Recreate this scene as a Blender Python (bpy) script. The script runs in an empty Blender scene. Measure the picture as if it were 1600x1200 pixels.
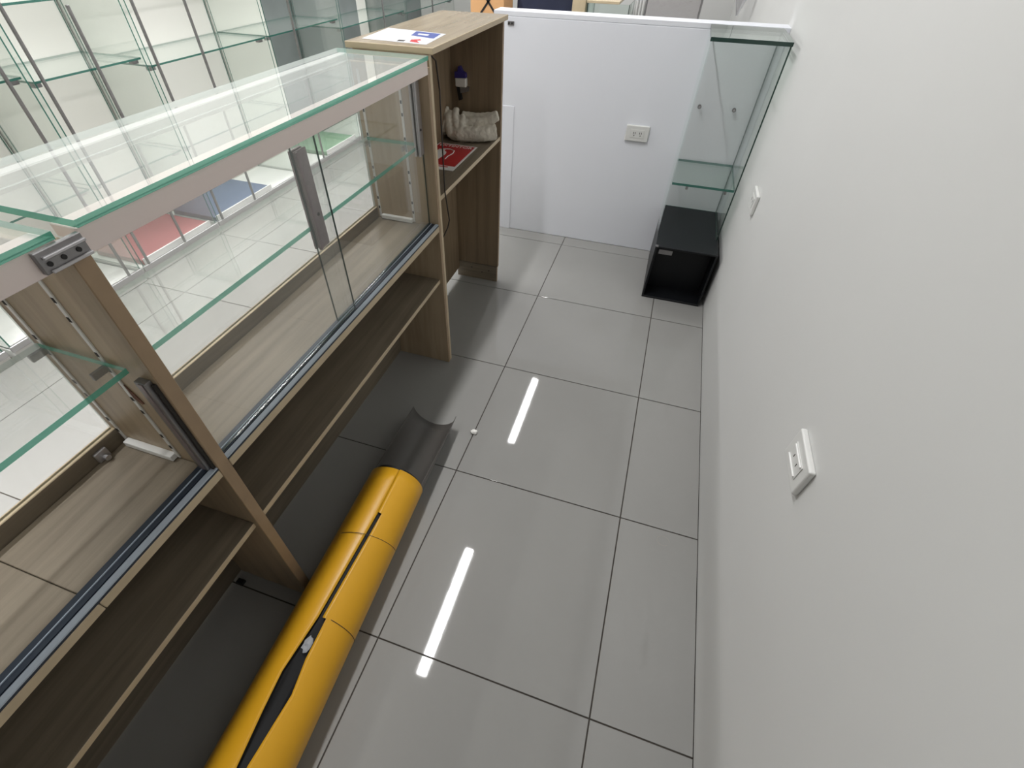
import bpy, bmesh, math, random
from mathutils import Vector, Matrix, noise

random.seed(7)
S = bpy.context.scene
COL = S.collection

# ---------------------------------------------------------------- camera
cam = bpy.data.cameras.new('camera')
cam.sensor_width = 36.0
cam.lens = 719.54 * 36.0 / 1600.0
cam.shift_x = 29.2 / 1600.0
cam.shift_y = 17.7 / 1600.0
cam.clip_start = 0.02
cam_o = bpy.data.objects.new('camera', cam)
COL.objects.link(cam_o)
RX = Vector((0.9492718700, 0.3141650755, 0.0135359581))
RY = Vector((0.2345829132, -0.6788291316, -0.6958174092))
RZ = Vector((-0.2094129262, 0.6636951977, -0.7180911578))
M = Matrix.Identity(4)
for i in range(3):
    M[i][0], M[i][1], M[i][2] = RX[i], -RY[i], -RZ[i]
M[0][3], M[1][3], M[2][3] = 0.41991, -2.69619, 1.41270
cam_o.matrix_world = M
S.camera = cam_o

# ---------------------------------------------------------------- world, exposure
w = bpy.data.worlds.new('world')
S.world = w
w.use_nodes = True
w.node_tree.nodes['Background'].inputs[0].default_value = (0.9, 0.95, 1.0, 1)
w.node_tree.nodes['Background'].inputs[1].default_value = 0.02
S.view_settings.view_transform = 'Standard'
S.view_settings.look = 'None'
S.view_settings.exposure = 0.10
S.view_settings.gamma = 1.0
S.view_settings.use_curve_mapping = False
try:
    S.cycles.transparent_max_bounces = 64
    S.cycles.max_bounces = 14
    S.cycles.glossy_bounces = 6
    S.cycles.sample_clamp_indirect = 6.0
except Exception:
    pass

LAMP_Z = 2.93
# (x, y centre, length, watts): ceiling battens parallel to the counter, some added as fill light
LAMPS = [(-0.40, 1.22, 1.15, 24.0, 180, 'ceiling batten lamp farthest along the row above the counter'),
         (-0.40, -1.35, 1.15, 36.0, 180, 'ceiling batten lamp straight above the glass counter'),
         (-1.42, -2.75, 1.15, 18.0, 60, 'added narrow-beam ceiling lamp over the shop aisle, nearest the viewer'),  # narrow-beam row added to brighten the shop floor, not the alley
         (-1.72, -0.70, 1.15, 13.0, 62, 'added narrow-beam ceiling lamp over the shop aisle in front of the red tray cabinet'),
         (-1.72, 1.30, 1.15, 13.0, 62, 'added narrow-beam ceiling lamp over the shop aisle in front of the green tray cabinet'),
         (-0.40, -3.70, 1.15, 13.0, 180, 'added ceiling fill lamp above the nearest counter case'),  # unseen lamp added to brighten the near case's board and panel
         (-2.25, -0.50, 1.15, 33.0, 180, 'added ceiling fill lamp right above the blue tray cabinet'),  # this wide row above the cabinets is added to light the alley wall
         (-2.25, 1.40, 1.15, 29.0, 180, 'added ceiling fill lamp above the farthest glass cabinets'),
         (-0.60, 3.20, 1.15, 30.0, 180, 'ceiling batten lamp at the far end of the shop')]


# ---------------------------------------------------------------- material helpers
def srgb(r, g, b):
    f = lambda c: (c / 255 / 12.92) if c / 255 <= 0.04045 else ((c / 255 + 0.055) / 1.055) ** 2.4
    return (f(r), f(g), f(b), 1.0)


def mat(name, col, rough=0.5, metal=0.0, spec=0.5, noise_amt=0.0, noise_scale=8.0, bump=0.0, bump_scale=60.0, coat=0.0):
    m = bpy.data.materials.new(name)
    m.use_nodes = True
    nt = m.node_tree
    b = nt.nodes['Principled BSDF']
    b.inputs['Base Color'].default_value = col
    b.inputs['Roughness'].default_value = rough
    b.inputs['Metallic'].default_value = metal
    b.inputs['Specular IOR Level'].default_value = spec
    b.inputs['Coat Weight'].default_value = coat
    if noise_amt or bump:
        tc = nt.nodes.new('ShaderNodeTexCoord')
    if noise_amt:
        n = nt.nodes.new('ShaderNodeTexNoise')
        n.inputs['Scale'].default_value = noise_scale
        n.inputs['Detail'].default_value = 5
        nt.links.new(tc.outputs['Object'], n.inputs['Vector'])
        r = nt.nodes.new('ShaderNodeValToRGB')
        r.color_ramp.elements[0].position = 0.3
        r.color_ramp.elements[1].position = 0.7
        k = 1 - noise_amt
        r.color_ramp.elements[0].color = (col[0] * k, col[1] * k, col[2] * k, 1)
        r.color_ramp.elements[1].color = col
        nt.links.new(n.outputs['Fac'], r.inputs['Fac'])
        nt.links.new(r.outputs['Color'], b.inputs['Base Color'])
    if bump:
        n2 = nt.nodes.new('ShaderNodeTexNoise')
        n2.inputs['Scale'].default_value = bump_scale
        n2.inputs['Detail'].default_value = 4
        nt.links.new(tc.outputs['Object'], n2.inputs['Vector'])
        bp = nt.nodes.new('ShaderNodeBump')
        bp.inputs['Strength'].default_value = bump
        bp.inputs['Distance'].default_value = 0.002
        nt.links.new(n2.outputs['Fac'], bp.inputs['Height'])
        nt.links.new(bp.outputs['Normal'], b.inputs['Normal'])
    return m


def wood(name, axis, light, dark, rough=0.45):
    m = bpy.data.materials.new(name)
    m.use_nodes = True
    nt = m.node_tree
    b = nt.nodes['Principled BSDF']
    b.inputs['Roughness'].default_value = rough
    b.inputs['Specular IOR Level'].default_value = 0.4
    tc = nt.nodes.new('ShaderNodeTexCoord')
    mp = nt.nodes.new('ShaderNodeMapping')
    sc = [34.0, 34.0, 34.0]
    sc[axis] = 1.6
    mp.inputs['Scale'].default_value = sc
    nt.links.new(tc.outputs['Object'], mp.inputs['Vector'])
    n = nt.nodes.new('ShaderNodeTexNoise')
    n.inputs['Scale'].default_value = 1.0
    n.inputs['Detail'].default_value = 7
    n.inputs['Roughness'].default_value = 0.65
    n.inputs['Distortion'].default_value = 0.4
    nt.links.new(mp.outputs['Vector'], n.inputs['Vector'])
    r = nt.nodes.new('ShaderNodeValToRGB')
    e = r.color_ramp.elements
    e[0].position, e[0].color = 0.25, dark
    e[1].position, e[1].color = 0.62, light
    nt.links.new(n.outputs['Fac'], r.inputs['Fac'])
    n2 = nt.nodes.new('ShaderNodeTexNoise')
    n2.inputs['Scale'].default_value = 3.0
    nt.links.new(tc.outputs['Object'], n2.inputs['Vector'])
    mx = nt.nodes.new('ShaderNodeMix')
    mx.data_type = 'RGBA'
    mx.blend_type = 'MULTIPLY'
    mx.inputs[0].default_value = 0.35
    nt.links.new(r.outputs['Color'], mx.inputs[6])
    nt.links.new(n2.outputs['Fac'], mx.inputs[7])
    nt.links.new(mx.outputs[2], b.inputs['Base Color'])
    bp = nt.nodes.new('ShaderNodeBump')
    bp.inputs['Strength'].default_value = 0.12
    bp.inputs['Distance'].default_value = 0.001
    nt.links.new(n.outputs['Fac'], bp.inputs['Height'])
    nt.links.new(bp.outputs['Normal'], b.inputs['Normal'])
    return m


def glass(name, tint, ior=1.5, haze=0.0):
    m = bpy.data.materials.new(name)
    m.use_nodes = True
    nt = m.node_tree
    nt.nodes.remove(nt.nodes['Principled BSDF'])
    out = nt.nodes['Material Output']
    tr = nt.nodes.new('ShaderNodeBsdfTransparent')
    tr.inputs[0].default_value = tint
    gl = nt.nodes.new('ShaderNodeBsdfGlossy')
    gl.inputs['Roughness'].default_value = 0.0
    gl.inputs[0].default_value = (0.97, 1, 0.99, 1)
    fr = nt.nodes.new('ShaderNodeFresnel')
    fr.inputs['IOR'].default_value = ior
    # Fresnel is evaluated for entering on both sides of the thin sheet
    geo = nt.nodes.new('ShaderNodeNewGeometry')
    inv = nt.nodes.new('ShaderNodeMath')
    inv.operation = 'MULTIPLY_ADD'
    inv.inputs[1].default_value = 1.0 / ior - ior
    inv.inputs[2].default_value = ior
    nt.links.new(geo.outputs['Backfacing'], inv.inputs[0])
    # Blender's Fresnel node inverts IOR on back faces; feed 1/ior there so both give the outer value
    nt.links.new(inv.outputs[0], fr.inputs['IOR'])
    mx = nt.nodes.new('ShaderNodeMixShader')
    nt.links.new(fr.outputs[0], mx.inputs[0])
    nt.links.new(tr.outputs[0], mx.inputs[1])
    nt.links.new(gl.outputs[0], mx.inputs[2])
    last = mx
    if haze:  # diffuse white share: dust film and painted reflection veil
        df = nt.nodes.new('ShaderNodeBsdfDiffuse')
        df.inputs[0].default_value = (0.85, 0.86, 0.84, 1)
        m2 = nt.nodes.new('ShaderNodeMixShader')
        m2.inputs[0].default_value = haze
        nt.links.new(mx.outputs[0], m2.inputs[1])
        nt.links.new(df.outputs[0], m2.inputs[2])
        last = m2
    nt.links.new(last.outputs[0], out.inputs['Surface'])
    return m


def edge_glass(name, col, see=0.35):
    m = bpy.data.materials.new(name)
    m.use_nodes = True
    nt = m.node_tree
    b = nt.nodes['Principled BSDF']
    b.inputs['Base Color'].default_value = col
    b.inputs['Roughness'].default_value = 0.12
    out = nt.nodes['Material Output']
    tr = nt.nodes.new('ShaderNodeBsdfTransparent')
    tr.inputs[0].default_value = (col[0] ** 0.5, col[1] ** 0.5, col[2] ** 0.5, 1)
    mx = nt.nodes.new('ShaderNodeMixShader')
    mx.inputs[0].default_value = see
    nt.links.new(b.outputs[0], mx.inputs[1])
    nt.links.new(tr.outputs[0], mx.inputs[2])
    nt.links.new(mx.outputs[0], out.inputs['Surface'])
    return m


def emis(name, col, strength):
    m = bpy.data.materials.new(name)
    m.use_nodes = True
    b = m.node_tree.nodes['Principled BSDF']
    b.inputs['Base Color'].default_value = (0.9, 0.9, 0.9, 1)
    b.inputs['Emission Color'].default_value = col
    b.inputs['Emission Strength'].default_value = strength
    return m


OAK_L, OAK_D = srgb(145, 133, 115), srgb(116, 104, 88)
MT = dict(
    wall=mat('wall_paint', srgb(208, 208, 206), 0.6, noise_amt=0.03, noise_scale=2.0, bump=0.04, bump_scale=90),
    part=mat('partition_paint', srgb(224, 226, 232), 0.55, noise_amt=0.03, noise_scale=2.0, bump=0.04, bump_scale=90),
    ceil=mat('ceiling_paint', srgb(196, 196, 194), 0.8),
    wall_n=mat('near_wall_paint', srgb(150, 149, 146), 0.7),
    grout=mat('dark_grout', srgb(70, 64, 58), 0.9, noise_amt=0.35, noise_scale=12),
    tile=mat('porcelain_tile', srgb(148, 147, 144), 0.035, spec=0.4, noise_amt=0.05, noise_scale=3.0),
    oak_x=wood('oak_laminate_x', 0, OAK_L, OAK_D), oak_y=wood('oak_laminate_y', 1, OAK_L, OAK_D),
    oak_t=wood('glossy_oak_top', 1, srgb(176, 160, 136), srgb(152, 136, 113), 0.2),  # same oak, lightened to carry the bright reflection on the top
    oak_z_lit=wood('lit_oak_laminate_z', 2, srgb(192, 172, 144), srgb(166, 146, 120)),  # same laminate, lightened where the case panels catch more light
    oak_z=wood('oak_laminate_z', 2, srgb(150, 131, 106), srgb(122, 103, 81)),
    edge=mat('laminate_edge_band', srgb(196, 178, 148), 0.45, noise_amt=0.1, noise_scale=20),
    edge_br=mat('brown_edge_band', srgb(158, 134, 106), 0.45, noise_amt=0.15, noise_scale=20),
    alu=mat('aluminium', srgb(190, 188, 190), 0.35, 0.85),
    alu_d=mat('dull_aluminium', srgb(150, 148, 148), 0.42, 0.8, noise_amt=0.2, noise_scale=40),
    fascia=mat('fascia_strip', srgb(228, 214, 208), 0.5, 0.0),
    strip=mat('track_strip', srgb(168, 178, 190), 0.45),
    groove=mat('groove_liner', srgb(34, 44, 58), 0.5),
    pull=mat('brushed_pull', srgb(150, 138, 140), 0.4, 0.6, noise_amt=0.2, noise_scale=60),
    socketw=mat('socket_plastic', srgb(212, 212, 209), 0.35),
    white=mat('white_plastic', srgb(232, 232, 230), 0.35),
    offw=mat('offwhite_plastic', srgb(214, 212, 206), 0.3),
    slot=mat('dark_slot', srgb(40, 36, 32), 0.8),
    glass=glass('clear_float_glass', (0.980, 0.982, 0.977, 1), haze=0.025),
    glass_t=glass('glare_counter_glass', (0.970, 0.975, 0.968, 1), haze=0.13),  # strong white share paints the bright reflection in the counter tops
    glass_c=glass('cabinet_glass', (0.970, 0.978, 0.970, 1), haze=0.03),
    glass_w=glass('clean_tower_glass', (0.985, 0.989, 0.986, 1), 1.22, haze=0.012),
    glass_b=glass('hazy_back_glass', (0.985, 0.989, 0.986, 1), 1.22, haze=0.10),
    glass_d=glass('glare_door_glass', (0.976, 0.978, 0.972, 1), haze=0.035),  # white share stands for the wall's reflection veiling the doors
    glass_g=glass('greenish_float_glass', (0.915, 0.955, 0.935, 1)),
    gedge=edge_glass('polished_glass_edge', srgb(96, 176, 152)),
    gedge_w=edge_glass('lit_glass_edge', srgb(226, 236, 232), 0.2),  # rim whitened for light refracted through the polished edge
    gedge_d=edge_glass('dark_glass_edge', srgb(52, 104, 92), 0.25),
    gedge_k=edge_glass('blackish_glass_edge', srgb(34, 56, 50), 0.15),
    black=mat('black_acrylic', srgb(22, 24, 27), 0.42, spec=0.3, noise_amt=0.2),
    blackm=mat('black_matt', srgb(22, 20, 20), 0.6),
    yellow=mat('yellow_vinyl', srgb(210, 156, 32), 0.34, spec=0.4, noise_amt=0.04, noise_scale=5),
    grey=mat('grey_vinyl_backing', srgb(84, 81, 77), 0.42),
    liner=mat('shaded_liner', srgb(12, 12, 13), 0.6, spec=0.3),  # dark inner sheet, blackened for the shade inside the roll
    towel=mat('terry_cloth', srgb(222, 215, 200), 0.95, noise_amt=0.22, noise_scale=30, bump=0.9, bump_scale=420),
    red=mat('sign_red', srgb(186, 28, 36), 0.4),
    paper=mat('paper', srgb(236, 236, 240), 0.25, coat=0.3),
    blue=mat('print_blue', srgb(70, 84, 150), 0.35),
    navy=mat('navy_plastic', srgb(48, 40, 110), 0.35),
    tray_red=mat('red_tray_felt', srgb(158, 98, 99), 0.8),  # red, blue and green felts greyed for the glass veil before them
    tray_pink=mat('pale_pink_felt', srgb(212, 168, 162), 0.8),
    tray_blue=mat('blue_tray_felt', srgb(92, 106, 132), 0.8),
    tray_green=mat('green_tray_felt', srgb(126, 158, 132), 0.8),
    cabwhite=mat('cabinet_laminate', srgb(224, 222, 216), 0.5),
    greyp=mat('grey_back_panel', srgb(118, 124, 124), 0.5, noise_amt=0.2, noise_scale=4),
    card=mat('cardboard', srgb(206, 158, 110), 0.8),
    navyc=mat('navy_cloth', srgb(36, 42, 66), 0.8, noise_amt=0.3),
    foil=mat('silver_foil', srgb(200, 196, 192), 0.22, 0.9, bump=1.0, bump_scale=35),
    crumb=mat('plaster_crumb', srgb(240, 238, 232), 0.9),
    mark=mat('floor_scuff', srgb(150, 144, 136), 0.5),
    cord=mat('cord_rubber', srgb(38, 30, 26), 0.5),
    stain=mat('chipped_laminate', srgb(120, 82, 64), 0.8, noise_amt=0.3, noise_scale=80),
    tape=glass('crumpled_tape', (0.6, 0.65, 0.8, 1), 1.6, haze=0.35),
    crystal=mat('crystal_facets', srgb(225, 225, 228), 0.05, 0.7),
    diff=emis('lamp_diffuser', (1.0, 0.99, 0.96, 1), 1.5),
)


# ---------------------------------------------------------------- object helpers
def link(name, me, mats=None, parent=None, smooth=False):
    o = bpy.data.objects.new(name, me)
    COL.objects.link(o)
    for m in (mats or []):
        if m.name not in [x.name for x in me.materials if x]:
            me.materials.append(m)
    if smooth:
        for p in me.polygons:
            p.use_smooth = True
    if parent is not None:
        o.parent = parent
        o.matrix_parent_inverse = parent_world(parent).inverted()
    return o


def parent_world(o):
    m = o.matrix_basis.copy()
    if o.parent is not None:
        m = parent_world(o.parent) @ o.matrix_parent_inverse @ m
    return m


def tag(o, label=None, cat=None, group=None, kind=None):
    if label: o['label'] = label
    if cat: o['category'] = cat
    if group: o['group'] = group
    if kind: o['kind'] = kind
    return o


def thing(name, label, cat, loc, group=None, kind=None):
    o = bpy.data.objects.new(name, None)
    o.empty_display_size = 0.05
    o.location = loc
    COL.objects.link(o)
    return tag(o, label, cat, group, kind)


def bm_box(bm, x0, x1, y0, y1, z0, z1, mi=0):
    vs = [bm.verts.new(p) for p in ((x0, y0, z0), (x1, y0, z0), (x1, y1, z0), (x0, y1, z0),
                                    (x0, y0, z1), (x1, y0, z1), (x1, y1, z1), (x0, y1, z1))]
    fs = []
    for f in ((3, 2, 1, 0), (4, 5, 6, 7), (0, 1, 5, 4), (1, 2, 6, 5), (2, 3, 7, 6), (3, 0, 4, 7)):
        fc = bm.faces.new([vs[i] for i in f])
        fc.material_index = mi
        fs.append(fc)
    return vs, fs


def finish(bm, name, mats, parent=None, smooth=False):
    me = bpy.data.meshes.new(name)
    bmesh.ops.recalc_face_normals(bm, faces=bm.faces[:])
    bm.to_mesh(me)
    bm.free()
    return link(name, me, mats, parent, smooth)


def box(name, x0, x1, y0, y1, z0, z1, m, parent=None, bev=0.0015, seg=1):
    bm = bmesh.new()
    bm_box(bm, x0, x1, y0, y1, z0, z1)
    d = min(x1 - x0, y1 - y0, z1 - z0)
    bv = min(bev, d * 0.3)
    if bv > 0:
        bmesh.ops.bevel(bm, geom=bm.edges[:], offset=bv, segments=seg, affect='EDGES', profile=0.5)
    return finish(bm, name, [MT[m]], parent)


def board(name, x0, x1, y0, y1, z0, z1, m, edge, edge_axes, parent=None, bev=0.0012):
    """laminate board: faces pointing along edge_axes get the edge band"""
    bm = bmesh.new()
    bm_box(bm, x0, x1, y0, y1, z0, z1)
    bmesh.ops.bevel(bm, geom=bm.edges[:], offset=bev, segments=1, affect='EDGES')
    bmesh.ops.recalc_face_normals(bm, faces=bm.faces[:])
    for f in bm.faces:
        for a in edge_axes:
            s = -1 if a.startswith('-') else 1
            k = 'xyz'.index(a[-1])
            if f.normal[k] * s > 0.6:
                f.material_index = 1
    return finish(bm, name, [MT[m], MT[edge]], parent)


def pane(name, x0, x1, y0, y1, z0, z1, parent, g='glass', e='gedge'):
    """glass sheet: the two broad faces clear, the rim green"""
    bm = bmesh.new()
    bm_box(bm, x0, x1, y0, y1, z0, z1)
    d = (x1 - x0, y1 - y0, z1 - z0)
    k = d.index(min(d))
    bmesh.ops.recalc_face_normals(bm, faces=bm.faces[:])
    for f in bm.faces:
        f.material_index = 0 if abs(f.normal[k]) > 0.9 else 1
    return finish(bm, name, [MT[g], MT[e]], parent)


def bm_cyl(bm, p0, p1, r0, r1=None, n=16, caps=True, mi=0):
    r1 = r0 if r1 is None else r1
    p0, p1 = Vector(p0), Vector(p1)
    d = (p1 - p0).normalized()
    a = d.orthogonal().normalized()
    b = d.cross(a)
    R0 = [bm.verts.new(p0 + r0 * (a * math.cos(t) + b * math.sin(t))) for t in [2 * math.pi * i / n for i in range(n)]]
    R1 = [bm.verts.new(p1 + r1 * (a * math.cos(t) + b * math.sin(t))) for t in [2 * math.pi * i / n for i in range(n)]]
    for i in range(n):
        bm.faces.new((R0[i], R0[(i + 1) % n], R1[(i + 1) % n], R1[i])).material_index = mi
    if caps:
        bm.faces.new(R0[::-1]).material_index = mi
        bm.faces.new(R1).material_index = mi


def cyl(name, p0, p1, r0, m, parent=None, r1=None, n=16, smooth=False):
    bm = bmesh.new()
    bm_cyl(bm, p0, p1, r0, r1, n)
    return finish(bm, name, [MT[m]], parent, smooth)


def tube_path(bm, pts, r, n=8):
    pts = [Vector(p) for p in pts]
    rings = []
    for i, p in enumerate(pts):
        d = (pts[min(i + 1, len(pts) - 1)] - pts[max(i - 1, 0)]).normalized()
        a = d.cross(Vector((0.31, 0.87, 0.38))).normalized()
        b = d.cross(a)
        rr = r[i] if isinstance(r, (list, tuple)) else r
        rings.append([bm.verts.new(p + rr * (a * math.cos(t) + b * math.sin(t))) for t in [2 * math.pi * k / n for k in range(n)]])
    for i in range(len(rings) - 1):
        for k in range(n):
            bm.faces.new((rings[i][k], rings[i][(k + 1) % n], rings[i + 1][(k + 1) % n], rings[i + 1][k]))
    bm.faces.new(rings[0][::-1])
    bm.faces.new(rings[-1])


def prism(name, poly, axis, a0, a1, m, parent=None):
    """polygon extruded along an axis; poly gives the two other coords in xyz order"""
    bm = bmesh.new()
    def P(u, v, a):
        c = [u, v]
        c.insert(axis, a)
        return c
    A = [bm.verts.new(P(u, v, a0)) for u, v in poly]
    B = [bm.verts.new(P(u, v, a1)) for u, v in poly]
    n = len(poly)
    bm.faces.new(A[::-1])
    bm.faces.new(B)
    for i in range(n):
        bm.faces.new((A[i], A[(i + 1) % n], B[(i + 1) % n], B[i]))
    return finish(bm, name, [MT[m]], parent)


# ================================================================ SETTING
WX, WL, YB, YN = 0.855, -2.52, 4.30, -5.20        # right wall, left wall, far wall, near wall
H = 3.0
floor = box('floor', WL, WX, YN, YB, -0.10, -0.0025, 'grout', None, 0)
tag(floor, 'pale glossy porcelain tile floor with dark joints', 'floor', kind='structure')
TILES = {}


def tile_mesh(w, d):
    key = (round(w, 4), round(d, 4))
    if key not in TILES:
        bm = bmesh.new()
        c = 0.0006
        rings = []
        for ins, z in ((0, -0.010), (0, -c * 0.6), (c, 0.0)):
            rings.append([bm.verts.new(p) for p in ((ins, ins, z), (w - ins, ins, z), (w - ins, d - ins, z), (ins, d - ins, z))])
        for a, b in ((0, 1), (1, 2)):
            for i in range(4):
                bm.faces.new((rings[a][i], rings[a][(i + 1) % 4], rings[b][(i + 1) % 4], rings[b][i]))
        bm.faces.new(rings[2])
        me = bpy.data.meshes.new('tile')
        bmesh.ops.recalc_face_normals(bm, faces=bm.faces[:])
        bm.to_mesh(me)
        bm.free()
        me.materials.append(MT['tile'])
        TILES[key] = me
    return TILES[key]


T, G = 0.6, 0.0040
for i in range(-5, 2):
    for j in range(-9, 8):
        x0, x1 = max(i * T, WL) + G / 2, min((i + 1) * T, WX) - G / 2
        y0, y1 = max(j * T, YN) + G / 2, min((j + 1) * T, YB) - G / 2
        if x1 - x0 < 0.02 or y1 - y0 < 0.02:
            continue
        o = bpy.data.objects.new('tile', tile_mesh(x1 - x0, y1 - y0))
        COL.objects.link(o)
        o.location = (x0, y0, random.uniform(-0.0004, 0.0))
        o.parent = floor

tag(box('wall_right', WX, WX + 0.12, YN, YB, 0, H, 'wall', None, 0), 'white painted wall along the right of the alley', 'wall', kind='structure')
tag(box('wall_left', WL - 0.12, WL, YN, YB, 0, H, 'wall', None, 0), 'white wall behind the row of glass cabinets', 'wall', kind='structure')
tag(box('wall_far', WL - 0.12, WX + 0.12, YB, YB + 0.12, 0, H, 'wall', None, 0), 'white wall at the far end of the shop', 'wall', kind='structure')
tag(box('wall_near', WL - 0.12, WX + 0.12, YN - 0.12, YN, 0, H, 'wall_n', None, 0), 'grey wall behind the viewer', 'wall', kind='structure')
tag(box('ceiling', WL - 0.12, WX + 0.12, YN - 0.12, YB + 0.12, H, H + 0.1, 'ceil', None, 0), 'white ceiling', 'ceiling', kind='structure')

# low partition that closes the alley
PY = 0.105
wb = box('wall_back', -0.50, WX, PY, PY + 0.11, 0, 1.085, 'part', None, 0.003)
tag(wb, 'low white partition closing the end of the alley', 'wall', kind='structure')
box('cap', -0.500, WX, PY, PY + 0.11, 1.0852, 1.105, 'part', wb, 0.0012)
tag(box('trim_1', -0.50, -0.375, PY - 0.003, PY, 0, 0.70, 'part', None, 0.002), 'narrow white board against the partition beside the wooden shelf', 'trim', kind='structure')
hb = box('hinge_plate', -0.425, -0.393, PY - 0.006, PY, 1.050, 1.066, 'alu_d', wb, 0.001)
for x in (-0.418, -0.402):
    cyl('screw', (x, PY - 0.009, 1.058), (x, PY - 0.005, 1.058), 0.0045, 'blackm', hb, n=10)

# ================================================================ CEILING LAMPS
for (x, y, L, W, spread, lab) in LAMPS:
    t = thing('batten_lamp', lab, 'lamp', (x, y, H), 'ceiling batten lamps')
    box('housing', x - 0.06, x + 0.06, y - L / 2 - 0.02, y + L / 2 + 0.02, LAMP_Z + 0.02, H, 'white', t, 0.004)
    box('diffuser', x - 0.048, x + 0.048, y - L / 2, y + L / 2, LAMP_Z + 0.004, LAMP_Z + 0.022, 'diff', t, 0.004)
    ld = bpy.data.lights.new('batten_light', 'AREA')
    ld.shape = 'RECTANGLE'
    ld.size, ld.size_y = 0.075, L
    ld.energy = W
    ld.spread = math.radians(spread)
    ld.color = (1.0, 0.995, 1.0)
    lo = bpy.data.objects.new('light', ld)
    COL.objects.link(lo)
    lo.location = (x, y, LAMP_Z)
    lo.parent = t
    lo.matrix_parent_inverse = t.matrix_basis.inverted()

# ================================================================ GLASS COUNTER
XF, XB = -0.250, -0.505       # front (alley) and back planes


def standards(parent, xs, yface, sgn, z0, z1):
    """slotted white shelf standards on a side panel; sgn = direction the face looks along y"""
    for x in xs:
        ya, yb = sorted((yface, yface + sgn * 0.003))
        st = box('shelf_standard', x - 0.004, x + 0.004, ya, yb, z0, z1, 'offw', parent, 0.0006)
        z = z0 + 0.03
        k = 0
        while z < z1 - 0.03:
            if k % 3 != 2:
                yc, yd = sorted((yface + sgn * 0.0028, yface + sgn * 0.0036))
                box('slot', x - 0.0026, x + 0.0026, yc, yd, z, z + 0.009, 'slot', st, 0)
            k += 1
            z += 0.034
    x0, x1 = min(xs), max(xs)
    ya, yb = sorted((yface, yface + sgn * 0.014))
    box('white_cleat', x0 + 0.008, x1 - 0.004, ya, yb, 0.6505, 0.664, 'white', parent, 0.001)


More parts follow.
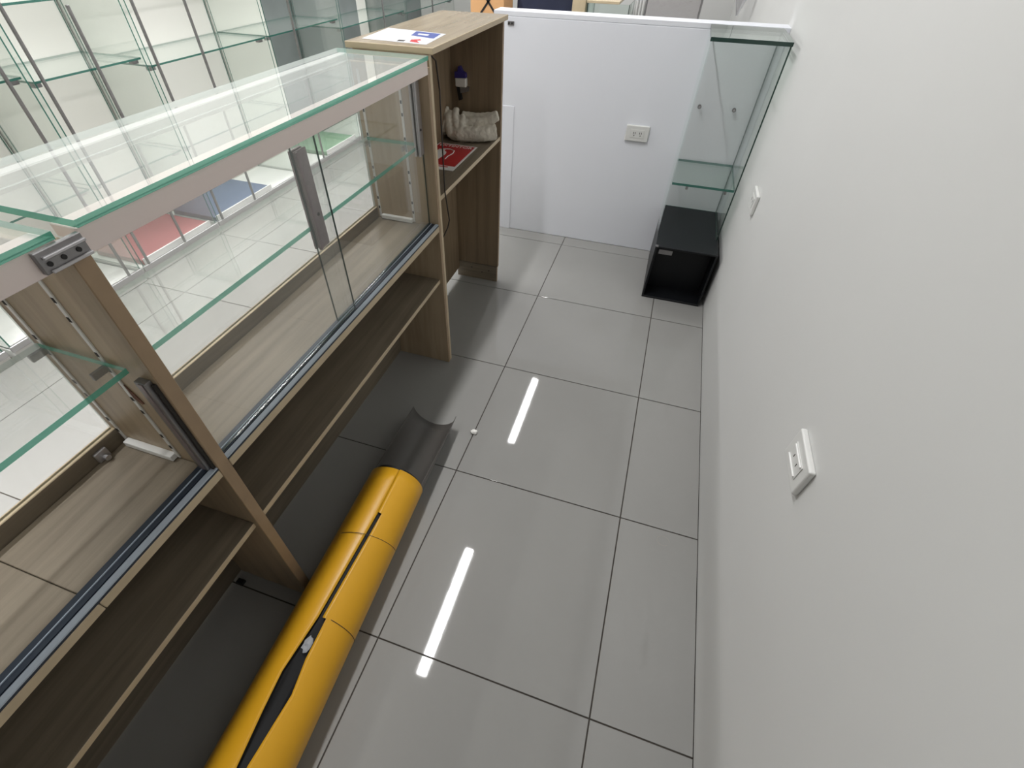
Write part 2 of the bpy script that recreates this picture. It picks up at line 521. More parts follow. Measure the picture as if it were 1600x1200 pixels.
def make_case(y0, y1, label, near_panel, far_panel, doors, shelf_z, loc):
    """one glazed counter module between y0 and y1"""
    t = thing('display_case', label, 'display case', loc, 'glass counter cases')
    # wooden carcass
    for (a, b, nm) in ((near_panel[0], near_panel[1], 'n'), (far_panel[0], far_panel[1], 'f')):
        if b > a:
            board('side_panel', XB, XF, a, b, 0, 1.118, 'oak_z_lit', 'edge_br', ('x', '-x'), t)
    cuts = [y0] + [c for c in (-2.632,) if y0 < c < y1] + [y1]
    for ca, cb_ in zip(cuts, cuts[1:]):
        board('bottom_board', XB + 0.018, XF, ca + 0.0006, cb_ - 0.0006, 0.628, 0.648, 'oak_y', 'edge', ('x',), t)
    board('lower_shelf', XB + 0.020, XF - 0.012, y0, y1, 0.414, 0.430, 'oak_y', 'edge', ('x',), t)
    board('back_panel', XB, XB + 0.016, y0, y1, 0.007, 0.628, 'oak_y', 'edge', ('-z',), t)
    board('back_rail', XB, XB + 0.016, y0, y1, 0.630, 0.685, 'oak_y', 'edge', ('z',), t)
    # glass
    pane('back_glass', XB + 0.004, XB + 0.010, y0 + 0.003, y1 - 0.003, 0.685, 1.122, t, 'glass', 'gedge_w')
    box('back_top_rail', XB - 0.024, XB + 0.002, y0, y1, 1.112, 1.137, 'white', t, 0.002)
    tg = pane('top_glass', XB - 0.030, XF + 0.006, y0 + 0.002, y1 - 0.002, 1.137, 1.147, t, 'glass_t', 'gedge')
    tg.data.materials.append(MT['gedge_w'])
    for pf in tg.data.polygons:
        if pf.normal.x < -0.9:
            pf.material_index = 2
    fa = box('top_rail', XF - 0.042, XF, y0, y1, 1.119, 1.1365, 'fascia', t, 0.001)
    box('fascia', XF - 0.006, XF + 0.0015, y0 + 0.001, y1 - 0.001, 1.102, 1.1365, 'fascia', fa, 0.001)
    tr = box('door_track', XF - 0.044, XF - 0.001, y0, y1, 0.648, 0.653, 'groove', t, 0.0008)
    for xg in (XF - 0.035, XF - 0.022):
        box('track_groove', xg - 0.0052, xg + 0.0052, y0, y1, 0.6525, 0.6545, 'groove', tr, 0)
    box('track_lip', XF - 0.0135, XF - 0.001, y0, y1, 0.6525, 0.656, 'strip', tr, 0.001)
    box('track_lip', XF - 0.0293, XF - 0.0275, y0, y1, 0.653, 0.6565, 'strip', tr, 0.0004)
    # inner glass shelf with brackets
    sh = pane('glass_shelf', XB + 0.024, XF - 0.041, y0 + 0.006, y1 - 0.006, shelf_z - 0.010, shelf_z, t, 'glass', 'gedge')
    sh.data.materials.append(MT['gedge_w'])
    for pf in sh.data.polygons:
        if pf.normal.x < -0.9:
            pf.material_index = 2
    for yy, s in ((y0, 1), (y1, -1)):
        for xb in (-0.345, -0.478):
            ya, yb = sorted((yy + s * 0.001, yy + s * 0.030))
            box('shelf_bracket', xb - 0.003, xb + 0.003, ya, yb, shelf_z - 0.023, shelf_z - 0.010, 'alu_d', sh, 0.0008)
    standards(t, (-0.345, -0.478), y0, 1, 0.652, 1.10)
    standards(t, (-0.345, -0.478), y1, -1, 0.652, 1.10)
    for (x, a, b, ek, pulls) in doors:
        d = pane('sliding_door', x - 0.0025, x + 0.0025, a, b, 0.656, 1.112, t, 'glass_d', ek)
        for (py, pz0, pz1, wd, m) in pulls:
            h = box('door_pull', x - 0.0095, x - 0.0027, py, py + wd, pz0, pz1, m, d, 0.0012)
            box('pull_front', x + 0.0027, x + 0.0075, py, py + wd, pz0, pz1, m, h, 0.0012)
            box('pull_lip', x + 0.0075, x + 0.0115, py, py + 0.008, pz0 + 0.001, pz1 - 0.001, m, h, 0.001)
            cyl('screw', (x + 0.007, py + wd * 0.6, (pz0 + pz1) / 2 - 0.03), (x + 0.0088, py + wd * 0.6, (pz0 + pz1) / 2 - 0.03), 0.004, 'blackm', h, n=10)
    return t


YM0, YM1 = -2.362, -2.336      # shared upright between the two bays
YF0, YF1 = -1.256, -1.2405     # far upright of the far bay
caseA = make_case(YM1, YF0, 'glass-topped oak counter case with sliding glass doors, beside the wooden shelf unit',
                  (YM0, YM1), (YF0, YF1),
                  [(-0.272, YM1 + 0.004, -1.800, 'gedge_k', []),
                   (-0.285, -1.868, YF0 - 0.004, 'gedge_k', [(-1.866, 0.862, 1.078, 0.040, 'pull'), (-1.300, 0.890, 1.095, 0.036, 'alu')])],
                  0.918, ((XF + XB) / 2, (YM1 + YF0) / 2, 0))
caseB = make_case(-3.46, YM0, 'nearest glass-topped oak counter case, cut off by the left edge of the photo',
                  (-3.478, -3.46), (0, 0),
                  [(-0.272, -3.456, -2.900, 'gedge_k', []), (-0.285, -3.440, -2.880, 'gedge_k', [])],
                  0.914, ((XF + XB) / 2, (YM0 - 3.46) / 2, 0))
# metal corner bracket and lock plate at the joint of the two tops
lk0 = thing('corner_bracket', 'dull aluminium bracket joining the two counter cases under the glass tops', 'bracket', (XF + 0.002, -2.367, 1.106))
lk = box('plate', XF + 0.0015, XF + 0.009, -2.398, -2.337, 1.106, 1.134, 'alu_d', lk0, 0.001)
box('plate_rib', XF + 0.009, XF + 0.013, -2.392, -2.337, 1.1235, 1.1275, 'alu', lk, 0.0008)
box('plate_rib', XF + 0.009, XF + 0.013, -2.392, -2.337, 1.106, 1.110, 'alu', lk, 0.0008)
for yy in (-2.388, -2.370, -2.350):
    cyl('screw', (XF + 0.0085, yy, 1.117), (XF + 0.0105, yy, 1.117), 0.0032, 'blackm', lk, n=10)
st = box('door_stop', XF - 0.036, XF - 0.012, YM0 - 0.012, YM0 - 0.0002, 0.655, 0.892, 'alu_d', caseB, 0.001)
box('stop_channel', XF - 0.028, XF - 0.019, YM0 - 0.0135, YM0 - 0.011, 0.658, 0.889, 'pull', st, 0.0006)
box('stop_gasket', XF - 0.011, XF - 0.005, YM0 - 0.006, YM0 - 0.0002, 0.655, 0.885, 'slot', st, 0.0006)
# torn laminate and loose fitting
bm = bmesh.new()
vs = [bm.verts.new((x, YM0 - 0.0008, z)) for x, z in ((-0.352, 0.868), (-0.342, 0.860), (-0.332, 0.838), (-0.325, 0.815), (-0.330, 0.812), (-0.342, 0.826), (-0.352, 0.846))]
f = bm.faces.new(vs)
r = bmesh.ops.extrude_face_region(bm, geom=[f])
for v in [g for g in r['geom'] if isinstance(g, bmesh.types.BMVert)]:
    v.co.y -= 0.0014
ch = finish(bm, 'torn_patch', [MT['stain']], caseB)
cl = box('corner_fitting', XB + 0.0165, XB + 0.024, -2.425, -2.400, 0.649, 0.672, 'alu', caseB, 0.001)
cyl('screw', (XB + 0.020, -2.412, 0.656), (XB + 0.034, -2.412, 0.656), 0.006, 'alu', cl, n=12)

# ================================================================ WOODEN SHELF UNIT
U0, U1 = -1.2395, -0.522
unit = thing('shelf_unit', 'tall oak laminate shelf unit open to the alley at the far end of the counter', 'shelf', ((XF + XB) / 2, (U0 + U1) / 2, 0))
board('side_panel', XB + 0.01, XF, U0, U0 + 0.016, 0, 1.146, 'oak_z', 'edge', ('x',), unit)
board('side_panel', XB + 0.01, XF, U1 - 0.018, U1, 0.092, 1.146, 'oak_z', 'edge_br', ('x',), unit)
board('foot_block', XB + 0.02, XF - 0.004, U1 - 0.020, U1 - 0.004, 0, 0.089, 'oak_x', 'edge_br', ('x',), unit)
board('top_board', XB - 0.012, XF + 0.012, U0 + 0.0005, U1 + 0.008, 1.146, 1.162, 'oak_t', 'edge', ('x', '-y', 'y'), unit)
board('middle_shelf', XB + 0.03, XF - 0.002, U0 + 0.016, U1 - 0.018, 0.725, 0.741, 'oak_y', 'edge', ('x',), unit)
board('back_panel', XB + 0.014, XB + 0.030, U0 + 0.016, U1 - 0.018, 0.048, 1.146, 'oak_z', 'edge', ('-z',), unit)
for x, z in ((-0.30, 0.06), (-0.34, 0.045), (-0.40, 0.065)):
    cyl('screw_head', (x, U1 - 0.0215, z), (x, U1 - 0.0195, z), 0.003, 'slot', unit, n=8)
bm = bmesh.new()
tube_path(bm, [(-0.252, U0 + 0.020, 1.140), (-0.250, U0 + 0.045, 1.125), (-0.248, U0 + 0.056, 1.05), (-0.247, U0 + 0.050, 0.95), (-0.246, U0 + 0.046, 0.87),
               (-0.246, U0 + 0.044, 0.75), (-0.244, U0 + 0.055, 0.68), (-0.246, U0 + 0.070, 0.635), (-0.250, U0 + 0.060, 0.61), (-0.256, U0 + 0.022, 0.585)], 0.0022)
tag(finish(bm, 'power_cord', [MT['cord']], None, True), 'thin dark cord hanging down the front edge of the wooden shelf unit', 'cord')

# ---- things on the shelf unit
sg = thing('warning_sign', 'red and white sign with a pictogram lying on the middle shelf', 'sign', (-0.385, -0.85, 0.741))
box('plate', -0.470, -0.298, -0.992, -0.712, 0.7412, 0.7432, 'white', sg, 0.0004)
box('red_field', -0.464, -0.306, -0.952, -0.720, 0.7432, 0.7436, 'red', sg, 0)
box('red_band', -0.464, -0.330, -0.968, -0.960, 0.7432, 0.7436, 'red', sg, 0)
# pictogram: extinguisher body with hose
bm = bmesh.new()
bod = [(-0.452, -0.905), (-0.405, -0.905), (-0.398, -0.895), (-0.392, -0.835), (-0.398, -0.812), (-0.412, -0.800), (-0.412, -0.786), (-0.440, -0.786), (-0.440, -0.800), (-0.452, -0.812), (-0.456, -0.83), (-0.456, -0.895)]
A = [bm.verts.new((x, y, 0.7436)) for x, y in bod]
B = [bm.verts.new((x, y, 0.7440)) for x, y in bod]
bm.faces.new(B)
for i in range(len(bod)):
    bm.faces.new((A[i], A[(i + 1) % len(bod)], B[(i + 1) % len(bod)], B[i]))
finish(bm, 'pictogram', [MT['white']], sg)
bm = bmesh.new()
tube_path(bm, [(-0.425, -0.782, 0.7436), (-0.395, -0.776, 0.7436), (-0.372, -0.790, 0.7436), (-0.366, -0.82, 0.7436), (-0.374, -0.86, 0.7436), (-0.372, -0.89, 0.7436)], 0.0022, 6)
finish(bm, 'hose_mark', [MT['white']], sg)


def text_mesh(name, s, size, loc, rot, m, parent, depth=0.0003):
    cu = bpy.data.curves.new(name, 'FONT')
    cu.body = s
    cu.size = size
    cu.extrude = depth
    cu.align_x = 'CENTER'
    tmp = bpy.data.objects.new('tmp', cu)
    COL.objects.link(tmp)
    bpy.context.view_layer.update()
    me = bpy.data.meshes.new_from_object(tmp.evaluated_get(bpy.context.evaluated_depsgraph_get()))
    bpy.data.objects.remove(tmp)
    mt = Matrix.Translation(loc) @ rot.to_4x4()
    me.transform(mt)
    me.materials.clear()
    return link(name, me, [MT[m]], parent)


text_mesh('lettering', 'EXTINTOR', 0.030, (-0.385, -0.748, 0.7439), Matrix.Identity(3), 'white', sg)

# crumpled towel: two long folds with a bunched, ridged end
bm = bmesh.new()
tube_path(bm, [(-0.440, -0.655, 0.768), (-0.395, -0.664, 0.770), (-0.335, -0.650, 0.772), (-0.285, -0.628, 0.775), (-0.250, -0.608, 0.778)], [0.024, 0.029, 0.030, 0.031, 0.029], 14)
tube_path(bm, [(-0.430, -0.600, 0.768), (-0.350, -0.595, 0.770), (-0.262, -0.580, 0.772)], [0.030, 0.032, 0.028], 12)
tube_path(bm, [(-0.415, -0.628, 0.806), (-0.365, -0.622, 0.808), (-0.315, -0.608, 0.812), (-0.275, -0.592, 0.824), (-0.250, -0.585, 0.836)], [0.018, 0.017, 0.018, 0.021, 0.020], 12)
tube_path(bm, [(-0.410, -0.590, 0.822), (-0.350, -0.586, 0.820), (-0.300, -0.578, 0.826), (-0.262, -0.572, 0.832)], [0.018, 0.016, 0.016, 0.015], 10)
tube_path(bm, [(-0.462, -0.648, 0.764), (-0.476, -0.634, 0.788), (-0.474, -0.618, 0.822), (-0.478, -0.600, 0.852)], [0.023, 0.026, 0.020, 0.012], 12)
tube_path(bm, [(-0.430, -0.668, 0.764), (-0.446, -0.655, 0.790), (-0.455, -0.634, 0.820), (-0.452, -0.612, 0.836)], [0.022, 0.021, 0.018, 0.014], 12)
tube_path(bm, [(-0.405, -0.672, 0.764), (-0.414, -0.652, 0.798), (-0.428, -0.626, 0.832), (-0.430, -0.606, 0.850)], [0.020, 0.018, 0.016, 0.013], 12)
tube_path(bm, [(-0.380, -0.676, 0.760), (-0.386, -0.655, 0.796), (-0.398, -0.622, 0.832)], [0.018, 0.014, 0.012], 10)
tow = finish(bm, 'towel', [MT['towel']], None, True)
tag(tow, 'crumpled off-white towel folded on the middle shelf of the wooden unit', 'towel')
md = tow.modifiers.new('r', 'REMESH'); md.mode = 'VOXEL'; md.voxel_size = 0.0032; md.use_smooth_shade = True
md = tow.modifiers.new('s', 'SMOOTH'); md.factor = 0.5; md.iterations = 4
tx = bpy.data.textures.new('cloth_folds', 'CLOUDS'); tx.noise_scale = 0.018
md = tow.modifiers.new('d', 'DISPLACE'); md.texture = tx; md.strength = 0.007; md.mid_level = 0.5
md.texture_coords = 'GLOBAL'

# blue and white bottle-shaped item hung on the far panel
yi = U1 - 0.018
it = thing('hanging_bottle', 'small dark blue and white bottle-like item hung inside the wooden shelf unit', 'bottle', (-0.425, yi, 0.95))
prism('blue_cap', [(-0.451, 0.950), (-0.402, 0.953), (-0.404, 0.968), (-0.418, 0.974), (-0.426, 0.991), (-0.434, 0.991), (-0.438, 0.974), (-0.450, 0.972)], 1, yi - 0.022, yi - 0.001, 'navy', it)
box('white_label', -0.449, -0.401, yi - 0.023, yi - 0.001, 0.919, 0.951, 'offw', it, 0.003)
prism('black_stem', [(-0.447, 0.919), (-0.436, 0.919), (-0.424, 0.872), (-0.438, 0.868)], 1, yi - 0.016, yi - 0.001, 'blackm', it)
prism('grey_trigger', [(-0.432, 0.917), (-0.392, 0.919), (-0.396, 0.903), (-0.412, 0.899), (-0.430, 0.896)], 1, yi - 0.013, yi - 0.001, 'alu_d', it)

# printed sheet on top of the unit
ps = thing('printed_sheet', 'glossy white printed sheet lying on top of the wooden shelf unit', 'paper', (-0.39, -1.08, 1.162))
zt = 1.1622
pr = [(-0.487, -1.190), (-0.505, -0.985), (-0.287, -1.020), (-0.272, -1.205)]


def sheet(name, poly, z0, z1, m, parent):
    return prism(name, poly, 2, z0, z1, m, parent)


sheet('page', pr, zt, zt + 0.0006, 'paper', ps)
sheet('blue_print', [(-0.376, -1.085), (-0.392, -1.012), (-0.302, -1.026), (-0.290, -1.110)], zt + 0.0006, zt + 0.0008, 'blue', ps)
sheet('white_print', [(-0.362, -1.068), (-0.368, -1.046), (-0.330, -1.050), (-0.325, -1.074)], zt + 0.0008, zt + 0.0010, 'paper', ps)
sheet('red_print', [(-0.335, -1.180), (-0.345, -1.150), (-0.322, -1.135), (-0.312, -1.150), (-0.322, -1.160), (-0.300, -1.190)], zt + 0.0006, zt + 0.0008, 'red', ps)
sheet('dark_print', [(-0.372, -1.190), (-0.378, -1.165), (-0.355, -1.165), (-0.352, -1.185)], zt + 0.0006, zt + 0.0008, 'slot', ps)

# ================================================================ YELLOW ROLL ON THE FLOOR
RA = -0.040
RD = Vector((math.sin(RA), math.cos(RA), 0))
RE = Vector((math.cos(RA), -math.sin(RA), 0))
RR = 0.0915
RP = Vector((-0.130, -2.300, RR + 0.001))


def rp(s, th, r):
    a = math.radians(th)
    return RP + RD * s + RE * (r * math.sin(a)) + Vector((0, 0, r * math.cos(a)))


def lerp_tab(tab, s):
    if s >= tab[0][0]:
        return tab[0][1]
    for (s0, v0), (s1, v1) in zip(tab, tab[1:]):
        if s1 <= s <= s0:
            return v0 + (v1 - v0) * (s0 - s) / max(s0 - s1, 1e-9)
    return tab[-1][1]


TL = [(0.169, 16.0), (-0.143, 7.2), (-0.214, 1.0), (-0.273, -4.1), (-0.354, -1.5), (-0.456, 3.9), (-0.60, 10)]
TR = [(0.168, 23.0), (-0.142, 14.0), (-0.1421, 20.3), (-0.237, 20.4), (-0.311, 26.0), (-0.446, 17.0), (-0.60, 14)]
roll = thing('vinyl_roll', 'yellow vinyl sheet rolled into a tube lying on the floor by the counter', 'roll', (RP.x, RP.y, 0))
SS = [0.328, 0.28, 0.23, 0.18, 0.1692, 0.168, 0.12, 0.06, 0, -0.06, -0.12, -0.1419, -0.1422, -0.18, -0.214, -0.237, -0.273, -0.311, -0.354, -0.40, -0.446, -0.50, -0.55, -0.60, -0.70, -0.80]
bm = bmesh.new()
N = 72
grid = []
for s in SS:
    l, r_ = (lerp_tab(TL, s), lerp_tab(TR, s)) if s < 0.1691 else (15.6, 15.9)
    row = []
    for k in range(N + 1):
        th = r_ + (360 + l - r_) * k / N
        rad = RR - 0.0035 * max(0.0, 1 - k / 10.0) * 0 - 0.0045 * max(0.0, (k - N + 10) / 10.0)
        row.append(bm.verts.new(rp(s + 0.004 * math.sin(math.radians(th)), th, rad)))
    grid.append(row)
for a in range(len(SS) - 1):
    for k in range(N):
        bm.faces.new((grid[a][k], grid[a][k + 1], grid[a + 1][k + 1], grid[a + 1][k]))
ye = finish(bm, 'yellow_sheet', [MT['yellow']], roll, True)
md = ye.modifiers.new('t', 'SOLIDIFY'); md.thickness = 0.0012; md.offset = -1
# dark inner sheet, sagging where the yellow sheet gapes, and reaching out of the far end as a trough
bm = bmesh.new()
grid = []
for i in range(41):
    s = 0.34 - 1.14 * i / 40
    row = []
    for k in range(61):
        th = 6 * k
        g = math.exp(-((s + 0.33) / 0.14) ** 2)
        dth = ((th - 12 + 180) % 360) - 180
        rad = RR - 0.009 - 0.020 * g * math.exp(-(dth / 16.0) ** 2)
        if -4 < dth < 6:
            rad += 0.006 * g
        row.append(bm.verts.new(rp(s, th, rad)))
    grid.append(row)
for a in range(40):
    for k in range(60):
        bm.faces.new((grid[a][k], grid[a][k + 1], grid[a + 1][k + 1], grid[a + 1][k]))
bmesh.ops.remove_doubles(bm, verts=bm.verts[:], dist=1e-5)
finish(bm, 'shaded_liner', [MT['liner']], roll, True)
bm = bmesh.new()
grid = []
for i in range(13):
    s = 0.680 - 0.52 * i / 12
    op = 82 + 30 * (i / 12.0)
    row = []
    for k in range(37):
        th = 180 - op + 2 * op * k / 36
        rr = RR - 0.0025
        p = rp(s, th, rr)
        p.z = max(p.z, 0.0015)
        row.append(bm.verts.new(p))
    grid.append(row)
for a in range(12):
    for k in range(36):
        bm.faces.new((grid[a][k], grid[a][k + 1], grid[a + 1][k + 1], grid[a + 1][k]))
gs = finish(bm, 'grey_sheet', [MT['grey']], roll, True)
tag(gs, 'dark grey inner sheet reaching out of the far end')
md = gs.modifiers.new('t', 'SOLIDIFY'); md.thickness = 0.0010; md.offset = 0
for (s0, s1, t0, t1) in ((0.083, 0.113, -34, 96), (-0.139, -0.148, 28, 112)):
    bm = bmesh.new()
    A, B = [], []
    for k in range(25):
        q = k / 24.0
        s, th = s0 + (s1 - s0) * q, t0 + (t1 - t0) * q
        A.append(bm.verts.new(rp(s - 0.0008, th, RR + 0.0005)))
        B.append(bm.verts.new(rp(s + 0.0008, th, RR + 0.0005)))
    for k in range(24):
        bm.faces.new((A[k], A[k + 1], B[k + 1], B[k]))
    se = finish(bm, 'seam_line', [MT['slot']], roll)
    md = se.modifiers.new('t', 'SOLIDIFY'); md.thickness = 0.0004
bm = bmesh.new()
bmesh.ops.create_icosphere(bm, subdivisions=2, radius=1)
for v in bm.verts:
    n = 0.75 + 0.6 * noise.noise(v.co * 2.3)
    c = Vector((v.co.x * 0.014 * n, v.co.y * 0.024 * n, v.co.z * 0.010 * n))
    v.co = rp(-0.206, 12, RR - 0.006) + RE * c.x + RD * c.y + Vector((0, 0, c.z))
finish(bm, 'tape_scrap', [MT['tape']], roll)

# ================================================================ BLACK BOX AND GLASS TOWER
bx0, bx1, by0, by1, bz = 0.533, 0.830, -0.415, 0.092, 0.296
bb = thing('black_box', 'glossy black open-fronted box on the floor in the corner under the glass tower', 'box', ((bx0 + bx1) / 2, (by0 + by1) / 2, 0))
tk = 0.010
box('top_panel', bx0, bx1, by0, by1, bz - tk, bz, 'black', bb, 0.0015)
box('bottom_panel', bx0, bx1, by0, by1, 0.0, tk, 'black', bb, 0.0015)
box('side_panel', bx0, bx0 + tk, by0, by1, tk, bz - tk, 'black', bb, 0.0015)
box('side_panel', bx1 - tk, bx1, by0, by1, tk, bz - tk, 'black', bb, 0.0015)
box('back_panel', bx0 + tk, bx1 - tk, by0 + 0.12, by0 + 0.13, tk, bz - tk, 'black', bb, 0.001)
box('silver_plate', bx0 + 0.022, bx0 + 0.088, by0 + 0.010, by0 + 0.014, 0.252, 0.276, 'alu_d', bb, 0.001)
box('corner_cap', bx0 - 0.001, bx0 + 0.014, by0 - 0.001, by0 + 0.014, bz - 0.006, bz + 0.0003, 'alu_d', bb, 0.001)

tx0, tx1, ty0, ty1 = 0.526, 0.824, -0.262, 0.092
bz += 0.0005
tw = thing('glass_tower', 'narrow clear glass display tower standing on the black box in the corner', 'display tower', ((tx0 + tx1) / 2, (ty0 + ty1) / 2, bz))
pane('side_pane', tx0, tx0 + 0.006, ty0 + 0.004, ty1, bz, 1.0898, tw, 'glass_w', 'glass_w')
pane('side_pane', tx1 - 0.006, tx1, ty0 + 0.004, ty1, bz, 1.0898, tw, 'glass_w', 'gedge_k')
pane('back_pane', tx0 + 0.006, tx1 - 0.006, ty1 - 0.006, ty1, bz, 1.0898, tw, 'glass_b', 'gedge_d')
pane('top_pane', tx0 - 0.002, tx1 + 0.002, ty0, ty1, 1.090, 1.104, tw, 'glass_g', 'gedge_k')
sh = pane('glass_shelf', tx0 + 0.008, tx1 - 0.008, ty0 + 0.003, ty1 - 0.010, 0.536, 0.547, tw, 'glass_g', 'gedge_d')
for x in (0.606, 0.782):
    cyl('shelf_pin', (x, ty0 + 0.018, 0.518), (x, ty0 + 0.018, 0.536), 0.006, 'alu_d', sh, n=12)
for x in (0.575, 0.735):
    s_ = cyl('glass_stud', (x, ty1 - 0.018, 0.790), (x, ty1 - 0.0065, 0.790), 0.009, 'alu_d', tw, n=14)
    cyl('stud_cap', (x, ty1 - 0.020, 0.790), (x, ty1 - 0.018, 0.790), 0.005, 'alu', s_, n=12)


# ================================================================ WALL SOCKETS
def socket(label, centre, wall, slots):
    """wall: 'x' = on the right wall facing -x, 'y' = on the partition facing -y"""
    t = thing('wall_socket', label, 'socket', centre, 'white wall sockets')
    cx, cy, cz = centre
    def b(n, u0, u1, z0, z1, d0, d1, m, p, bev=0.002, seg=2):
        if wall == 'x':
            return box(n, cx - d1, cx - d0, cy + u0, cy + u1, cz + z0, cz + z1, m, p, bev, seg)
        return box(n, cx + u0, cx + u1, cy - d1, cy - d0, cz + z0, cz + z1, m, p, bev, seg)
    pl = b('plate', -0.060, 0.060, -0.038, 0.038, 0.0, 0.013, 'socketw', t, 0.005, 3)
    ins = b('insert', -0.036, 0.036, -0.019, 0.019, 0.013, 0.0150, 'socketw', t, 0.001)
    if slots == 'outlet':
        for u in (-0.020, 0.012):
            b('slot', u, u + 0.0025, -0.002, 0.008, 0.0149, 0.0155, 'slot', ins, 0)
            b('slot', u + 0.009, u + 0.0115, -0.002, 0.008, 0.0149, 0.0155, 'slot', ins, 0)
            b('slot', u + 0.004, u + 0.008, -0.011, -0.006, 0.0149, 0.0155, 'slot', ins, 0)
    elif slots == 'ridges':
        for z in (-0.016, 0.014):
            b('ridge', -0.032, 0.032, z, z + 0.003, 0.0150, 0.0180, 'white', ins, 0.0006)
        for u in (-0.014, 0.012):
            b('slot', u, u + 0.002, -0.004, 0.004, 0.0149, 0.0155, 'slot', ins, 0)
    else:
        for u in (-0.020, 0.012):
            b('slot', u, u + 0.0025, -0.002, 0.008, 0.0149, 0.0155, 'slot', ins, 0)
    return t


socket('white power outlet on the low partition left of the glass tower', (0.307, PY, 0.638), 'y', 'outlet')
socket('small white wall plate on the right wall beside the glass tower', (WX, -0.582, 0.633), 'x', 'blank')
socket('nearest white wall socket, in the middle of the right wall', (WX, -1.967, 0.652), 'x', 'ridges')

# ================================================================ SMALL FLOOR THINGS
bm = bmesh.new()
bmesh.ops.create_icosphere(bm, subdivisions=3, radius=1)
for v in bm.verts:
    n = 1 + 0.35 * noise.noise(v.co * 1.7)
    v.co = Vector((0.002 + v.co.x * 0.014 * n, -1.612 + v.co.y * 0.010 * n, max(0.0, 0.007 + v.co.z * 0.008 * n)))
tag(finish(bm, 'plaster_crumb', [MT['crumb']], None, True), 'small white crumb on the floor joint near the yellow roll', 'crumb')
bm = bmesh.new()
A = [bm.verts.new((0.745 + 0.020 * math.cos(t), -1.841 + 0.018 * math.sin(t), 0.0004)) for t in [2 * math.pi * k / 32 for k in range(32)]]
B = [bm.verts.new((0.745 + 0.0185 * math.cos(t), -1.841 + 0.0165 * math.sin(t), 0.0004)) for t in [2 * math.pi * k / 32 for k in range(32)]]
for k in range(28):
    bm.faces.new((A[k], A[(k + 1) % 32], B[(k + 1) % 32], B[k]))
rg = finish(bm, 'ring_mark', [MT['mark']], floor)
fl = box('black_clip', -0.480, -0.455, -2.400, -2.385, 0.0, 0.010, 'blackm', None, 0.002)
tag(fl, 'tiny black clip on the dark floor under the nearest counter case', 'clip')

# ================================================================ SHOP SIDE: GLASS CABINETS
CX0, CX1 = -2.500, -2.080


def cabinet(y0, y1, label, back, shelves, tray, trim_y):
    t = thing('glass_cabinet', label, 'cabinet', ((CX0 + CX1) / 2, (y0 + y1) / 2, 0), 'glass wall cabinets')
    pl = box('plinth', CX0, CX1, y0, y1, 0.0, 0.055, 'white', t, 0.002)
    box('plinth_rail', CX1 - 0.004, CX1 + 0.010, y0, y1, 0.045, 0.075, 'alu', pl, 0.002)
    for (ba, bb_, bm_) in back:
        box('back_panel', CX0, CX0 + 0.012, ba, bb_, 0.055, 2.20, bm_, t, 0.001)
    for yy in (y0 + 0.004, y1 - 0.010):
        pane('side_glass', CX0 + 0.014, CX1, yy, yy + 0.006, 0.055, 2.20, t, 'glass_c', 'gedge_d')
    pane('top_glass', CX0 + 0.012, CX1, y0, y1, 2.20, 2.208, t, 'glass_c', 'gedge_d')
    for z in shelves:
        s = pane('glass_shelf', CX0 + 0.014, CX1 - 0.012, y0 + 0.012, y1 - 0.012, z - 0.008, z, t, 'glass_c', 'gedge_d')
        for yy in (y0 + 0.016, y1 - 0.050):
            box('shelf_clip', CX1 - 0.060, CX1 - 0.030, yy, yy + 0.034, z - 0.026, z - 0.008, 'alu_d', s, 0.002)
    for yy in trim_y:
        box('door_stile', CX1 + 0.001, CX1 + 0.012, yy - 0.006, yy + 0.006, 0.075, 1.14 if yy > -1 else 2.19, 'alu_d', t, 0.001)
    if tray:
        a, b, m = tray
        tr = box('tray', CX0 + 0.05, CX1 - 0.03, a, b, 0.056, 0.085, m, t, 0.003)
        box('tray_rim', CX1 - 0.03, CX1 - 0.022, a, b, 0.056, 0.095, 'white', tr, 0.001)
    return t


WB = 'cabwhite'
cabinet(-3.20, -1.90, 'glass cabinet nearest the viewer along the left wall', [(-3.20, -1.90, WB)], (0.50, 0.93, 1.165), (-2.9, -2.1, 'tray_pink'), (-2.5,))
cabinet(-1.88, -1.172, 'glass cabinet left of the red tray cabinet', [(-1.88, -1.172, WB)], (0.50, 0.945, 1.165), None, (-1.25,))
cabinet(-1.160, -0.598, 'glass cabinet with a red tray at the bottom', [(-1.16, -0.598, WB)], (0.50, 0.920, 1.165), (-1.12, -0.62, 'tray_red'), (-1.12, -0.86))
cabinet(-0.584, 0.330, 'glass cabinet with a blue tray at the bottom', [(-0.584, 0.33, WB)], (0.50, 0.880, 1.40), (-0.56, -0.02, 'tray_blue'), (-0.545, -0.235))
cabinet(0.345, 1.180, 'glass cabinet with a half grey back and a green tray', [(0.345, 0.845, WB), (0.847, 1.18, 'greyp')], (0.50, 0.880, 1.40), (0.70, 1.14, 'tray_green'), (0.60,))
cabinet(1.195, 2.300, 'glass cabinet with a mostly grey back, second from the far end of the left wall', [(1.195, 2.13, 'greyp'), (2.132, 2.30, WB)], (0.50, 0.820, 1.40), None, (1.86,))
cabinet(2.315, 3.500, 'glass cabinet farthest along the left wall', [(2.315, 3.50, 'greyp')], (0.50, 0.800, 1.40), None, (2.9,))

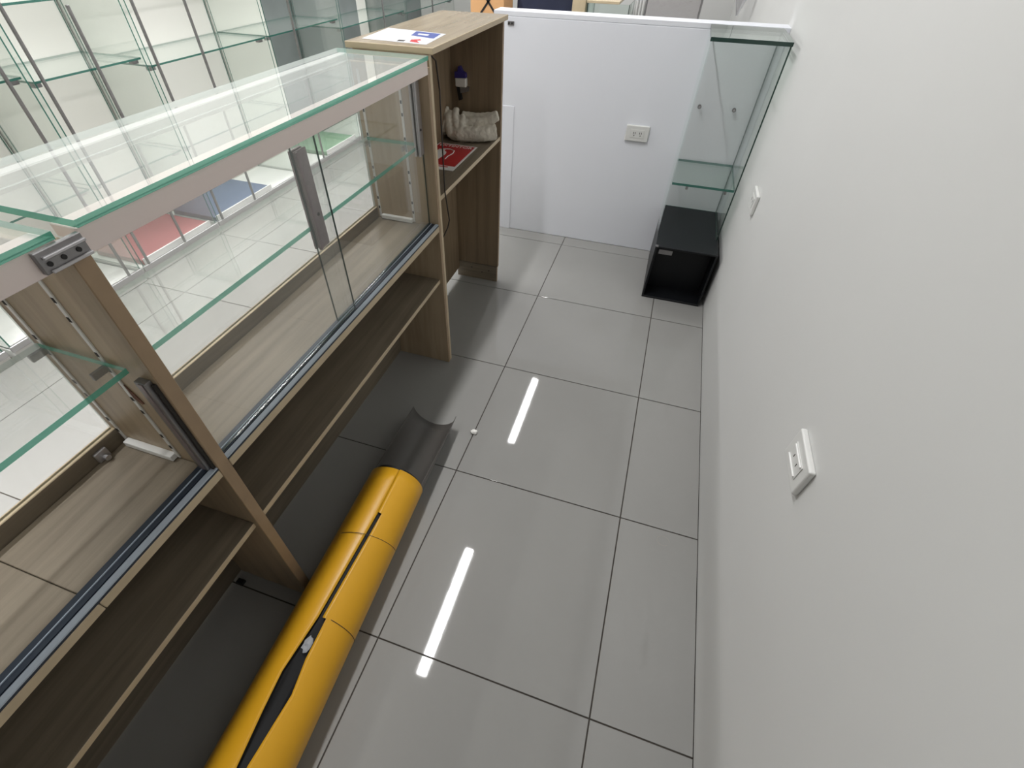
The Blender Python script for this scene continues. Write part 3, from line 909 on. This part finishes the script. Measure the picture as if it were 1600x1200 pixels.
# ================================================================ BEYOND THE PARTITION
cb = thing('cardboard_box', 'tan cardboard box standing beyond the partition', 'box', (-1.16, 2.10, 0.70))
box('body', -1.32, -1.03, 1.98, 2.24, 0.70, 1.045, 'card', cb, 0.003)
box('top_flap', -1.325, -1.025, 1.975, 2.245, 1.046, 1.054, 'card', cb, 0.002)
for s in (1, -1):
    prism('black_tape', [(-1.175 - 0.075 * s, 1.035), (-1.155 - 0.075 * s, 1.035), (-1.155 + 0.075 * s, 0.86), (-1.175 + 0.075 * s, 0.86)], 1, 1.9772, 1.9795, 'blackm', cb)
lt = thing('side_table', 'white stand under the cardboard box beyond the partition', 'table', (-1.16, 2.10, 0))
box('table_top', -1.36, -1.00, 1.94, 2.28, 0.68, 0.70, 'white', lt, 0.002)
for x in (-1.34, -1.02):
    for y in (1.96, 2.26):
        box('leg', x - 0.015, x + 0.015, y - 0.015, y + 0.015, 0, 0.68, 'white', lt, 0.002)
sc = thing('covered_counter', 'tall counter draped in navy cloth beyond the partition', 'counter', (-0.75, 2.55, 0))
box('core', -0.97, -0.50, 2.22, 2.95, 0, 1.10, 'greyp', sc, 0.003)
bm = bmesh.new()
vsA = []
n = 40
def ringp(q, z, out):
    per = [(-0.98, 2.21), (-0.49, 2.21), (-0.49, 2.96), (-0.98, 2.96)]
    k = int(q * 4) % 4
    f = q * 4 - int(q * 4)
    a, b = per[k], per[(k + 1) % 4]
    x, y = a[0] + (b[0] - a[0]) * f, a[1] + (b[1] - a[1]) * f
    cx, cy = -0.735, 2.585
    o = 1 + out * (0.5 + 0.5 * math.sin(q * 70))
    return (cx + (x - cx) * o, cy + (y - cy) * o, z)
rs = [[bm.verts.new(ringp(i / 80.0, z, o)) for i in range(80)] for z, o in ((0.12, 0.06), (0.6, 0.03), (1.105, 0.0), (1.12, -0.01))]
for a in range(3):
    for i in range(80):
        bm.faces.new((rs[a][i], rs[a][(i + 1) % 80], rs[a + 1][(i + 1) % 80], rs[a + 1][i]))
bm.faces.new(rs[3])
finish(bm, 'cloth', [MT['navyc']], sc, True)
po = thing('shop_post', 'beige square post beyond the partition beside the navy counter', 'post', (-0.415, 2.03, 0))
box('shaft', -0.468, -0.362, 1.98, 2.08, 0.04, 1.60, 'edge', po, 0.003)
box('foot', -0.480, -0.350, 1.968, 2.092, 0, 0.04, 'edge', po, 0.003)
box('head', -0.480, -0.350, 1.968, 2.092, 1.60, 1.63, 'edge', po, 0.003)
gc = thing('glass_counter', 'small glass counter with a wooden frame beyond the partition', 'display case', (-0.18, 2.1, 0))
box('base', -0.345, -0.02, 1.95, 2.30, 0, 0.60, 'white', gc, 0.003)
pane('front_glass', -0.345, -0.02, 1.95, 1.956, 0.60, 0.978, gc, 'glass_g', 'gedge_d')
pane('side_glass', -0.026, -0.02, 1.956, 2.30, 0.60, 0.978, gc, 'glass_g', 'gedge_k')
pane('side_glass', -0.345, -0.339, 1.956, 2.30, 0.60, 0.978, gc, 'glass_g', 'gedge_k')
box('top_board', -0.35, -0.10, 1.945, 2.31, 0.978, 0.995, 'edge', gc, 0.002)
cu = thing('white_curtain', 'white pleated curtain beyond the partition beside the foil panel', 'curtain', (0.04, 2.35, 0))
bm = bmesh.new()
A, B = [], []
for i in range(61):
    q = i / 60.0
    x, y = -0.02 + 0.16 * q, 2.36 + 0.012 * math.sin(q * 40)
    A.append(bm.verts.new((x, y, 0.02)))
    B.append(bm.verts.new((x, y, 1.9)))
for i in range(60):
    bm.faces.new((A[i], A[i + 1], B[i + 1], B[i]))
c_ = finish(bm, 'cloth', [MT['white']], cu, True)
md = c_.modifiers.new('t', 'SOLIDIFY'); md.thickness = 0.003
cyl('rod', (-0.04, 2.36, 1.91), (0.16, 2.36, 1.91), 0.010, 'alu', cu)
fp = thing('foil_panel', 'silver sparkling foil panel beyond the partition', 'panel', (0.285, 2.05, 0))
box('foil_sheet', 0.098, 0.485, 2.02, 2.04, 0.02, 1.70, 'foil', fp, 0.002)
for x0_, x1_ in ((0.086, 0.098), (0.485, 0.497)):
    box('frame_side', x0_, x1_, 2.01, 2.045, 0.0, 1.72, 'alu_d', fp, 0.002)
box('frame_top', 0.098, 0.485, 2.01, 2.045, 1.70, 1.72, 'alu_d', fp, 0.002)
pe = thing('crystal_pendant', 'pointed faceted crystal pendant hanging by the right wall beyond the partition', 'lamp', (0.752, 2.0, 1.3))
bm = bmesh.new()
bm_cyl(bm, (0.752, 2.0, 0.945), (0.752, 2.0, 1.10), 0.004, 0.062, 9)
finish(bm, 'crystal_cone', [MT['crystal']], pe)
bm = bmesh.new()
bm_cyl(bm, (0.752, 2.0, 1.10), (0.752, 2.0, 1.16), 0.062, 0.020, 9)
finish(bm, 'crystal_crown', [MT['crystal']], pe)
cyl('wire', (0.752, 2.0, 1.16), (0.752, 2.0, H), 0.002, 'alu_d', pe, n=6)
